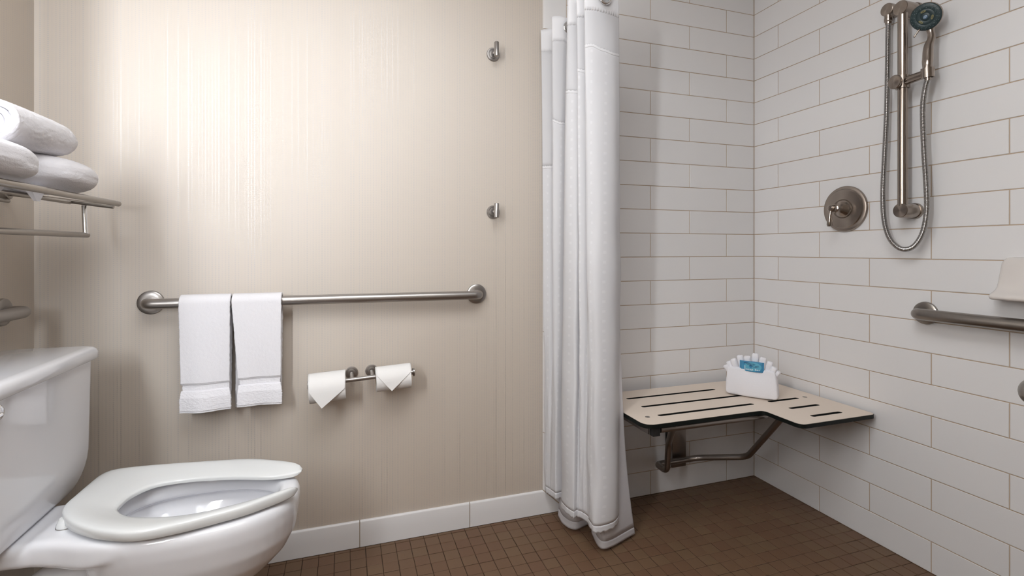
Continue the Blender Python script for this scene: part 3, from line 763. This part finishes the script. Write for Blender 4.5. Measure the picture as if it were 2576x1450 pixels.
    def lp(i, z):
        f = (zt - z)/(zt - zb); w = .46*max(0, f)**.6 + .54*f**6; p = A2[i].lerp(B2[i], w); k = i/n2
        return (p.x + .004*f*vnoise(k*12, z*6), p.y + .004*f*vnoise(k*12 + 9, z*6) + .018*sin(pi*min(1, f*1.05)), z)
    for nm, a, b, r, th in (('liner_sheet', zb + .028, zt, 80, .0008), ('liner_hem', zb, zb + .029, 4, .0008)):
        bm = bmesh.new(); grid_mesh(bm, [[lp(i, a + (b-a)*k/r) for k in range(r + 1)] for i in range(n2)]); o = mesh_obj(nm, bm, 'liner', L, angle=80)
        sd = o.modifiers.new('s', 'SOLIDIFY'); sd.thickness = th; sd.offset = 0
    r_ = empty('curtain_rod', (.815, YB, 1.935), 'shower curtain rod running through the eyelets of the white curtain', 'curtain rod')
    bm = bmesh.new(); add_tube(bm, [(.815, YB - .002, 1.935), (.815, YS + .002, 1.935)], .0127, 18); mesh_obj('rod', bm, 'steel', r_)
    for y, s in ((YB, -1), (YS, 1)):
        bm = bmesh.new(); add_lathe(bm, (.815, y, 1.935), (0, s, 0), [(0, .032), (.006, .032), (.012, .020), (.016, .016)], 28); mesh_obj('flange', bm, 'steel', r_)
curtain()

# ------------------------------------------------------------------ folding shower seat
def bench():
    t = empty('shower_bench', (1.4, YB, .1), 'cream L-shaped folding shower seat with black edge and slots', 'shower seat')
    z1 = .4810; z0 = z1 - .0150
    def rounded(pts, rad):
        out = []
        n = len(pts)
        for i in range(n):
            p, a, b = Vector(pts[i]), Vector(pts[i-1]), Vector(pts[(i+1) % n]); r = rad[i]
            if r == 0: out.append(p.to_tuple()); continue
            A, B = p + (a-p).normalized()*r, p + (b-p).normalized()*r
            for k in range(7): q = k/6; out.append((A*(1-q)**2 + p*2*q*(1-q) + B*q*q).to_tuple())
        return out
    pts = [(.974, 1.852), (.974, 1.4665), (1.4815, 1.4665), (1.4815, 1.302), (1.840, 1.302), (1.840, 1.852)]
    slots = [(1.075, 1.510, 1.7545), (1.075, 1.560, 1.6475), (1.075, 1.510, 1.5420), (1.585, 1.741, 1.6475), (1.585, 1.741, 1.5445), (1.593, 1.741, 1.4530), (1.593, 1.741, 1.3605)]
    slots = [s for s in slots if s != (1.585, 1.741, 1.6475)]
    def plate(nm, ins, za, zb, m, holes=True):
        bm = bmesh.new()
        loops = [rounded([(x + (ins if x < 1.2 else (ins if abs(x - 1.4815) < .01 and y < 1.4 else (-ins if x > 1.5 else ins))), y) for x, y in pts], (.02, .03, .022, .030, .022, .02))] if False else [rounded(pts, (.02, .045, .022, .030, .022, .02))]
        if ins:
            c = loops[0]; n = len(c); o2 = []
            for i in range(n):
                a, b = Vector(c[i-1]), Vector(c[(i+1) % n]); d = (b - a).normalized(); nn = Vector((-d.y, d.x)); o2.append((Vector(c[i]) + nn*ins).to_tuple())
            loops = [o2]
        if holes:
            for xa, xb, y in slots:
                r = .0090 - (0 if not ins else -.0004); l = []
                for k in range(9): a = pi/2 + pi*k/8; l.append((xa + r + r*cos(a), y + r*sin(a)))
                for k in range(9): a = -pi/2 + pi*k/8; l.append((xb - r + r*cos(a), y + r*sin(a)))
                loops.append(l)
        edges = []
        for l in loops:
            vs = [bm.verts.new((x, y, za)) for x, y in l]
            edges += [bm.edges.new((vs[i], vs[(i+1) % len(vs)])) for i in range(len(vs))]
        r = bmesh.ops.triangle_fill(bm, edges=edges, use_beauty=True); fs = [f for f in r['geom'] if isinstance(f, bmesh.types.BMFace)]
        ex = bmesh.ops.extrude_face_region(bm, geom=fs)
        for v in [g for g in ex['geom'] if isinstance(g, bmesh.types.BMVert)]: v.co.z = zb
        return mesh_obj(nm, bm, m, t, angle=30)
    tag(plate('seat_core', 0, z0, z1 - .0012, 'black'), 'black core of the seat')
    tag(plate('seat_top', .0016, z1 - .0012, z1, 'cream'), 'cream laminate seat top')
    for x, y in ((1.0305, 1.5405), (1.776, 1.5455), (1.776, 1.76), (1.0305, 1.76)):
        bm = bmesh.new(); add_lathe(bm, (x, y, z1 - .0005), (0, 0, 1), [(0, .0088), (.0012, .0088), (.0016, .0070)], 24); mesh_obj('screw', bm, 'steel', t)
    r = .0122
    bm = bmesh.new(); add_tube(bm, [(1.045, 1.488, .4530), (1.515, 1.488, .4530)], r, 18); mesh_obj('cross_tube', bm, 'frame_steel', t)
    bm = bmesh.new()
    add_tube(bm, fillet([(1.098, 1.480, .4690), (1.232, 1.6955, .306), (1.2568, 1.740, .1694), (1.2727, 1.840, .1575), (1.4462, 1.8662, .1427), (1.4933, 1.8398, .1558), (1.6073, 1.6748, .2091), (1.4985, 1.400, .4690)], .035, 8), r, 20)
    mesh_obj('support_tube', bm, 'frame_steel', t)
    bm = bmesh.new(); add_box(bm, (1.388, YB - .0105, .1065), (1.4608, YB, .4655), .0015); mesh_obj('wall_plate', bm, 'frame_steel', t)
    em = bmesh.new(); cx, cz, y = 1.4182, .1325, YB - .0112
    for s in (1, -1):
        for (a, b) in (((-.016, 0), (-.006, .0)), ((-.006, 0), (0, .004)), ((0, .004), (.006, 0)), ((.006, 0), (0, -.004)), ((0, -.004), (-.006, 0)), ((.006, 0), (.016, 0))):
            add_tube(em, [(cx + a[0], y, cz + a[1]), (cx + b[0], y, cz + b[1])], .0007, 6)
        break
    tag(mesh_obj('emblem', em, 'white_print', t), 'small white diamond emblem')
    bm = bmesh.new(); add_box(bm, (1.358, YB - .010, .18), (1.382, YB, .4655), .002); mesh_obj('bumper_strip', bm, 'rubber', t)
    bm = bmesh.new(); add_box(bm, (1.006, 1.500, .4360), (1.010, 1.852, .4660)); add_box(bm, (1.010, 1.500, .4620), (1.04, 1.852, .4660)); mesh_obj('side_rail', bm, 'frame_steel', t, smooth=False)
    bm = bmesh.new(); add_box(bm, (1.011, 1.478, .4335), (1.040, 1.500, .4660), .001); mesh_obj('rubber_bumper', bm, 'rubber', t)
    bm = bmesh.new(); add_lathe(bm, (1.0035, 1.62, .445), (1, 0, 0), [(0, .003), (.001, .006), (.003, .006)], 12); mesh_obj('bolt', bm, 'steel', t)
bench()

# ------------------------------------------------------------------ folded washcloth pocket with soap
def washcloth():
    A, B = Vector((1.4960, 1.6790, .4815)), Vector((1.6120, 1.5235, .4815)); ux = (B - A).normalized(); wid = (B - A).length
    nz = Vector((0, 0, 1)); back = Vector((-ux.y, ux.x, 0)); 
    if back.y < 0: back = -back
    t = empty('folded_washcloth', A.lerp(B, .5), 'white washcloth folded into a pocket with a fan top on the shower seat', 'washcloth')
    P = lambda u, v, w: A + ux*(u*wid) + back*w + nz*v
    # pocket: rounded block with a soft, slightly bulging front
    bm = bmesh.new(); R = []; H = .1185; UU = [0, .02] + [i/10 for i in range(1, 10)] + [.98, 1]
    for k in range(13):
        q = k/12; v = H*q; R_ = []
        tck = .060*(1 - .30*q); inset = .012*(q**3) + (.010*max(0, (.10 - q)/.10)**2); bulge = .008*sin(pi*min(1, q*1.15))
        lift = lambda u: .006*(1-q)*sin(pi*u*1.4 + .3) - .004*(1 - q)*u
        for (u, w) in [(x, 0) for x in UU] + [(1 - .0, .5)] + [(1 - x, 1) for x in UU] + [(0, .5)]:
            uu = .5 + (u - .5)*(1 - 2*inset/wid); e = sin(pi*u)**.5 if 0 < u < 1 else 0
            ww = (tck*w) if w else -bulge*e + .006*(1 - e) + .004*sin(u*9 + 2)*q
            if w == 1: ww = tck - .004*(1 - e)
            if w == .5: ww = tck*.5
            ztop = .010*sin(pi*u) if w == 0 and k == 12 else 0
            R_.append(P(uu, max(0, v + lift(u)*(1 if v > .02 else .0)) + .0008, ww))
        R.append(R_)
    add_loft(bm, R); o = mesh_obj('pocket', bm, 'terry', t, angle=80); o.modifiers.new('s', 'SUBSURF').render_levels = 1
    # fan of pleats standing out of the pocket, packed side by side like a shell
    for k, (u, a, h, w) in enumerate([(.09, 30, .014, .019), (.17, 27, .030, .019), (.255, 20, .042, .020), (.35, 12, .056, .021), (.45, 5, .056, .022), (.55, -2, .068, .022), (.65, -10, .058, .021), (.745, -17, .044, .020), (.83, -23, .027, .019), (.905, -28, .012, .018)]):
        ar = radians(a); d = (nz*cos(ar) - ux*sin(ar)); side = (ux*cos(ar) + nz*sin(ar))
        base = P(u, H - .035, .020 + .008*(k % 2)); bm = bmesh.new(); R = []
        for q, s in ((0, .62), (.35, .80), (.70, .98), (.88, 1.0), (.955, .90), (.99, .68), (1.0, .35)):
            c = base + d*((h + .026)*q)
            R.append([c + side*(w*.62*s*math.copysign(abs(cos(2*pi*i/20))**.75, cos(2*pi*i/20))) + back*(.013*s*math.copysign(abs(sin(2*pi*i/20))**.85, sin(2*pi*i/20))) + d*(.0015*vnoise(i*.7, k*3 + q*4)) for i in range(20)])
        add_loft(bm, R); mesh_obj('pleat', bm, 'terry', t, angle=80)
    # soap bar wrapper tucked into the pocket
    s = empty('soap_bar', P(.45, H, .008), 'small blue wrapped soap bar tucked in the washcloth pocket', 'soap bar')
    u0, u1 = .285, .745; x0 = P(u0, 0, 0); w = wid*(u1 - u0); hgt = .042; zb = H - .012
    yaw = atan2(ux.y, ux.x)
    mtx = Matrix.Translation(P(u0, zb, .004)) @ Matrix.Rotation(yaw, 4, 'Z') @ Matrix.Rotation(radians(-4), 4, 'X')
    def put(nm, bm, m, par, lab=None, smooth=True):
        bmesh.ops.transform(bm, matrix=mtx, verts=bm.verts); o = mesh_obj(nm, bm, m, par, smooth); 
        if lab: o['label'] = lab
        return o
    bm = bmesh.new(); R = []
    for q, th in ((0, .0012), (.03, .0012), (.08, .0055), (.5, .0075), (.92, .0055), (.97, .0012), (1, .0012)):
        x = w*q; R.append([(x, -th, .001), (x, -th*1.1, hgt*.3), (x, -th*1.1, hgt*.7), (x, -th, hgt - .001), (x, th, hgt - .001), (x, th, .001)])
    add_loft(bm, R); put('wrapper', bm, 'label', s)
    bm = bmesh.new(); n = 40
    ys = lambda q: -(.0055 + (.0075 - .0055)*min(1, max(0, (q - .08)/.42)) if q < .5 else .0075 - (.0075 - .0055)*min(1, (q - .5)/.42))*1.1
    def onface(x, z, e=.0003): return (x, ys(x/w) - e, z)
    add_oval = [onface(w*(.55 + .36*cos(2*pi*i/n)), hgt*(.50 + .43*sin(2*pi*i/n))) for i in range(n)]
    cv = bm.verts.new(onface(w*.55, hgt*.5)); vs = [bm.verts.new(p) for p in add_oval]
    for i in range(n): bm.faces.new((cv, vs[i], vs[(i+1) % n]))
    put('oval_panel', bm, 'oval', s)
    bm = bmesh.new()
    def swirl(cx, cz, r0, turns, dirn, st):
        pts = []
        for i in range(26):
            q = i/25; a = st + dirn*turns*2*pi*q; r = r0*(1 - .75*q); pts.append(onface(cx + r*cos(a), cz + r*sin(a), .0007))
        add_tube(bm, pts, .0005, 6)
    for c in ((.53, .70, .0062, 1.3, 1, 2.2), (.60, .74, .0042, 1.2, -1, .4), (.38, .72, .0040, 1.2, 1, 3.0), (.30, .78, .0030, 1.1, -1, 1.), (.68, .52, .0036, 1.3, 1, 0), (.76, .56, .0030, 1.2, -1, 2), (.46, .60, .0034, 1.1, -1, 4), (.22, .80, .0026, 1, 1, 0)): swirl(w*c[0], hgt*c[1], *c[2:])
    add_tube(bm, [onface(w*(.24 + .5*q), hgt*(.86 - .42*q + .10*sin(q*7)), .0007) for q in [i/20 for i in range(21)]], .00045, 6)
    put('scroll_print', bm, 'navy', s)
    bm = bmesh.new()
    for i in range(6): add_box(bm, (w*.215, -.0082, hgt*(.06 + .085*i)), (w*.245, -.0070, hgt*(.06 + .085*i + .05)))
    put('side_print', bm, 'white_print', s, smooth=False)
    fc = bpy.data.curves.new('lettering', 'FONT'); fc.body = 'soap bar'; fc.size = .0115; fc.extrude = .0001; fc.align_x = 'CENTER'; fc.space_character = 1.12
    fo = bpy.data.objects.new('lettering', fc); dg = bpy.context.evaluated_depsgraph_get(); COL.objects.link(fo); dg.update()
    me = bpy.data.meshes.new_from_object(fo.evaluated_get(dg)); bpy.data.objects.remove(fo)
    bm = bmesh.new(); bm.from_mesh(me)
    for v in bm.verts: x, z = v.co.x*1.22 + w*.56, v.co.y*.95 + hgt*.16; e = v.co.z; v.co = Vector(onface(x, z, .0006 + e))
    put('lettering', bm, 'white_print', s, 'white words soap bar', smooth=False)
washcloth()

# ------------------------------------------------------------------ hand shower on its rail
def shower():
    t = empty('shower_rail', (XR, 1.183, 1.2), 'brushed nickel slide rail with end posts on the tiled wall', 'shower rail')
    yc, xr = 1.183, 1.7965; zt, zb = 1.8990, 1.2130
    for z in (zt, zb):
        bm = bmesh.new(); add_lathe(bm, (XR, yc, z), (-1, 0, 0), [(0, .0275), (.006, .0275), (.010, .0262)], 44); mesh_obj('wall_flange', bm, 'nickel', t)
        bm = bmesh.new(); add_lathe(bm, (XR - .008, yc, z), (-1, 0, 0), [(0, .0243), (.060, .0243), (.0655, .0240), (.0672, .0225), (.0676, .0005)], 48); recentre(mesh_obj('post', bm, 'turned', t, angle=25), (XR, yc, z))
    bm = bmesh.new(); add_tube(bm, [(xr, yc, zb + .015), (xr, yc, zt - .015)], .0150, 26); mesh_obj('rail', bm, 'nickel', t)
    # sliding holder
    h = empty('shower_holder', (xr, yc, 1.645), 'brushed nickel sliding bracket half-way up the shower rail', 'shower bracket')
    zs = 1.6480
    bm = bmesh.new(); add_lathe(bm, (xr, yc, zs - .021), (0, 0, 1), [(0, .0158), (.0, .0205), (.042, .0205), (.042, .0158), (0, .0158)], 32, (False, False)); mesh_obj('collar', bm, 'nickel', h)
    bm = bmesh.new(); add_lathe(bm, (xr + .0, yc + .004, zs), (-1, .10, 0), [(.014, .016), (.022, .021), (.026, .0235), (.030, .0235), (.032, .0222), (.0345, .012), (.035, .0005)], 40); recentre(mesh_obj('knob', bm, 'turned', h, angle=25), (xr, yc + .004, zs))
    bm = bmesh.new(); add_tube(bm, [(xr - .006, yc - .018, zs), (1.783, 1.108, zs + .001)], .0142, 22); mesh_obj('arm', bm, 'nickel', h)
    bm = bmesh.new(); hz = Vector((1.776, 1.094, zs)); hd = Vector((-.09, -.03, 1)).normalized()
    prof = []
    # open C-shaped cradle
    d, u, v = axis_frame(hd); R = []
    for k in range(29):
        a = radians(35 + 290*k/28); e = u*cos(a) + v*sin(a)
        # opening turned away from the rail
        R.append([hz - d*.015 + e*.0140, hz - d*.015 + e*.0175, hz + d*.015 + e*.0178, hz + d*.015 + e*.0145])
    add_loft(bm, R); mesh_obj('cradle', bm, 'nickel', h, angle=40)
    # hand shower
    s = empty('hand_shower', hz, 'brushed nickel hand shower with a round dark teal spray face', 'hand shower')
    hc = Vector((1.765, 1.0925, 1.8260)); SC = .84; fn = Vector((-.86, -.20, -.42)).normalized()
    path = catmull([hz - hd*.024, hz - hd*.012, hz + hd*.020, (1.779, 1.0955, 1.695), (1.785, 1.097, 1.735), (1.792, 1.093, 1.765), hc - fn*.030 + Vector((0, 0, -.034)), hc - fn*.024 + Vector((0, 0, -.010))], 44)
    rads = []
    for i in range(44):
        q = i/43
        pts_ = [(0, .0085), (.08, .0095), (.16, .0120), (.30, .0150), (.48, .0142), (.64, .0112), (.78, .0098), (.90, .0125), (1, .016)]
        for (a, ra), (b, rb) in zip(pts_, pts_[1:]):
            if a <= q <= b: rads.append(ra + (rb - ra)*(q - a)/(b - a)); break
    bm = bmesh.new(); add_tube(bm, path, lambda i: rads[i], 24); mesh_obj('handle', bm, 'nickel', s)
    bm = bmesh.new(); add_lathe(bm, hc - fn*.027, fn, [(0, .012), (.004, .020), (.010, .032), (.016, .0402), (.020, .0426), (.026, .0430), (.0285, .0418)], 56, (True, False)); mesh_obj('head_shell', bm, 'nickel', s)
    bm = bmesh.new(); add_lathe(bm, hc - fn*.001, fn, [(q, r_*.845) for q, r_ in ((0, .0494), (.0025, .0490), (.0045, .0470), (.0052, .030), (.0044, .0285), (.0050, .0270), (.0052, .016), (.0045, .0148), (.0052, .0135), (.0054, .0005))], 64); mesh_obj('spray_face', bm, 'face', s, angle=50)
    d, u, v = axis_frame(fn)
    bm = bmesh.new()
    for rr, n, o in ((.0365, 22, 0), (.0315, 18, .1), (.0280, 12, .3)):
        for k in range(n):
            a = 2*pi*k/n + o; c = hc + fn*.0042 + (u*cos(a) + v*sin(a))*rr
            add_lathe(bm, c, fn, [(0, .0013), (.0013, .0011), (.0016, .0004)], 7)
    tag(mesh_obj('nozzles', bm, 'nozzle', s), kind='stuff')
    for k in range(3):
        a = radians(40 + 120*k); c = hc + fn*.0048 + (u*cos(a) + v*sin(a))*.0180; tv = (-u*sin(a) + v*cos(a)); rv = u*cos(a) + v*sin(a)
        bm = bmesh.new(); add_tube(bm, [c + tv*(.0065*cos(2*pi*i/20)) + rv*(.0026*sin(2*pi*i/20)) for i in range(21)], .0005, 6)
        for q in (-.0034, 0, .0034): add_lathe(bm, c + tv*q, fn, [(0, .0011), (.0006, .0011)], 10)
        mesh_obj('massage_ring', bm, 'gold', s)
    bm = bmesh.new(); add_lathe(bm, hc + fn*.0040, fn, [(0, .0062), (.0018, .0060), (.0026, .0048), (.0028, .0004)], 28); tag(mesh_obj('centre_badge', bm, 'badge', s), 'round blue-grey badge')
    bm = bmesh.new(); c = hc + fn*.0070
    for pp in ([(-.0035, -.003), (-.001, .003), (.0006, -.002)], [(.0002, .002), (.002, -.003), (.0036, .003)]):
        add_tube(bm, [c + u*x + v*y for x, y in pp], .0004, 6)
    mesh_obj('badge_mark', bm, 'white_print', s)
    dn = -v if (-v).z < v.z else v
    bm = bmesh.new(); p = hc - fn*.006 + Vector((0, 0.021, -.034)); add_tube(bm, [p, p + Vector((-.004, .008, -.012)), p + Vector((-.005, .012, -.019))], .0027, 12, dome=True); mesh_obj('spray_lever', bm, 'nickel', s)
    # wall elbow and hose
    e = empty('hose_elbow', (XR, 1.248, 1.925), 'round nickel hose outlet beside the top end of the shower rail', 'hose outlet')
    bm = bmesh.new(); add_lathe(bm, (XR, 1.247, 1.9265), (-1, 0, 0), [(0, .0225), (.040, .0222), (.0455, .0215), (.047, .0195), (.0474, .0005)], 44); recentre(mesh_obj('body', bm, 'turned', e, angle=25), (XR, 1.247, 1.9265))
    bm = bmesh.new(); add_lathe(bm, (1.821, 1.247, 1.907), (0, 0, -1), [(0, .0120), (.010, .0120), (.011, .0130), (.021, .0130), (.023, .0105), (.031, .0100)], 6 if False else 28); mesh_obj('nut', bm, 'nickel', e)
    hp = catmull([(1.821, 1.247, 1.885), (1.821, 1.248, 1.84), (1.820, 1.249, 1.72), (1.818, 1.2515, 1.55), (1.814, 1.256, 1.40), (1.811, 1.2590, 1.28), (1.810, 1.2545, 1.19), (1.809, 1.2370, 1.125), (1.808, 1.2080, 1.090), (1.807, 1.1790, 1.0815), (1.806, 1.1500, 1.096), (1.804, 1.1250, 1.140), (1.801, 1.1120, 1.21), (1.797, 1.1115, 1.30), (1.791, 1.1145, 1.42), (1.784, 1.1130, 1.54), (1.779, 1.103, 1.600), tuple(hz - hd*.020)], 1100)
    bm = bmesh.new(); add_tube(bm, hp, lambda i: (.0084, .0084, .0070)[i % 3], 14)
    o = mesh_obj('shower_hose', bm, 'hose', None, angle=80); tag(o, 'ribbed chrome shower hose looping below the hand shower', 'shower hose')
    # pressure valve
    w = empty('shower_valve', (XR, 1.433, 1.2395), 'round brushed nickel shower valve with a lever handle', 'shower valve')
    c = (XR, 1.433, 1.2395)
    bm = bmesh.new(); add_lathe(bm, c, (-1, 0, 0), [(0, .0890), (.004, .0895), (.009, .0870), (.012, .0800), (.0125, .0770), (.0165, .0740), (.0175, .0600), (.0178, .0290)], 64); recentre(mesh_obj('escutcheon', bm, 'turned', w, angle=25), c)
    bm = bmesh.new(); add_lathe(bm, (XR - .016, 1.433, 1.2395), (-1, 0, 0), [(0, .036), (.004, .037), (.010, .0345), (.020, .0265), (.030, .0190), (.040, .0150), (.042, .0165), (.045, .0165), (.047, .0135), (.052, .0130), (.060, .0115), (.0665, .0125), (.070, .0090), (.0712, .0005)], 44); mesh_obj('handle_hub', bm, 'nickel', w)
    bm = bmesh.new(); add_tube(bm, [(XR - .078, 1.433, 1.241), (XR - .080, 1.434, 1.220), (XR - .081, 1.436, 1.195), (XR - .081, 1.437, 1.176), (XR - .081, 1.437, 1.170)], lambda i: (.0055, .0060, .0085, .0095, .0070)[i], 16); mesh_obj('lever', bm, 'nickel', w)
shower()

# ------------------------------------------------------------------ soap dish
def dish():
    bm = bmesh.new(); R = []; y1 = .941; w = .155
    #        z     depth  widening
    for z, d, g in ((1.0585, .002, -.026), (1.0575, .006, -.016), (1.0545, .011, -.008), (1.049, .016, -.003), (1.040, .021, 0), (1.025, .026, 0), (1.005, .032, 0), (.985, .038, 0), (.970, .044, 0), (.962, .051, .001), (.956, .060, .002), (.951, .068, .003), (.9465, .0725, .004), (.942, .0735, .004), (.9375, .0725, .003), (.9345, .068, .001), (.934, .055, -.006)):
        r = min(.016, d*.9); a, b = y1 - w - g, y1 + g; ring = []
        ring += [(XR + .004, a, z), (XR - d + r, a, z)]
        for k in range(1, 7): q = pi/2*k/6; ring.append((XR - d + r - r*sin(q), a + r - r*cos(q), z))
        for k in range(0, 7): q = pi/2*k/6; ring.append((XR - d + r - r*cos(q), b - r + r*sin(q), z))
        ring += [(XR + .004, b, z)]
        R.append(ring)
    add_loft(bm, R); o = mesh_obj('soap_dish', bm, 'bone', angle=70); tag(o, 'bone white ceramic soap dish on the tiles at the right edge', 'soap dish')
dish()
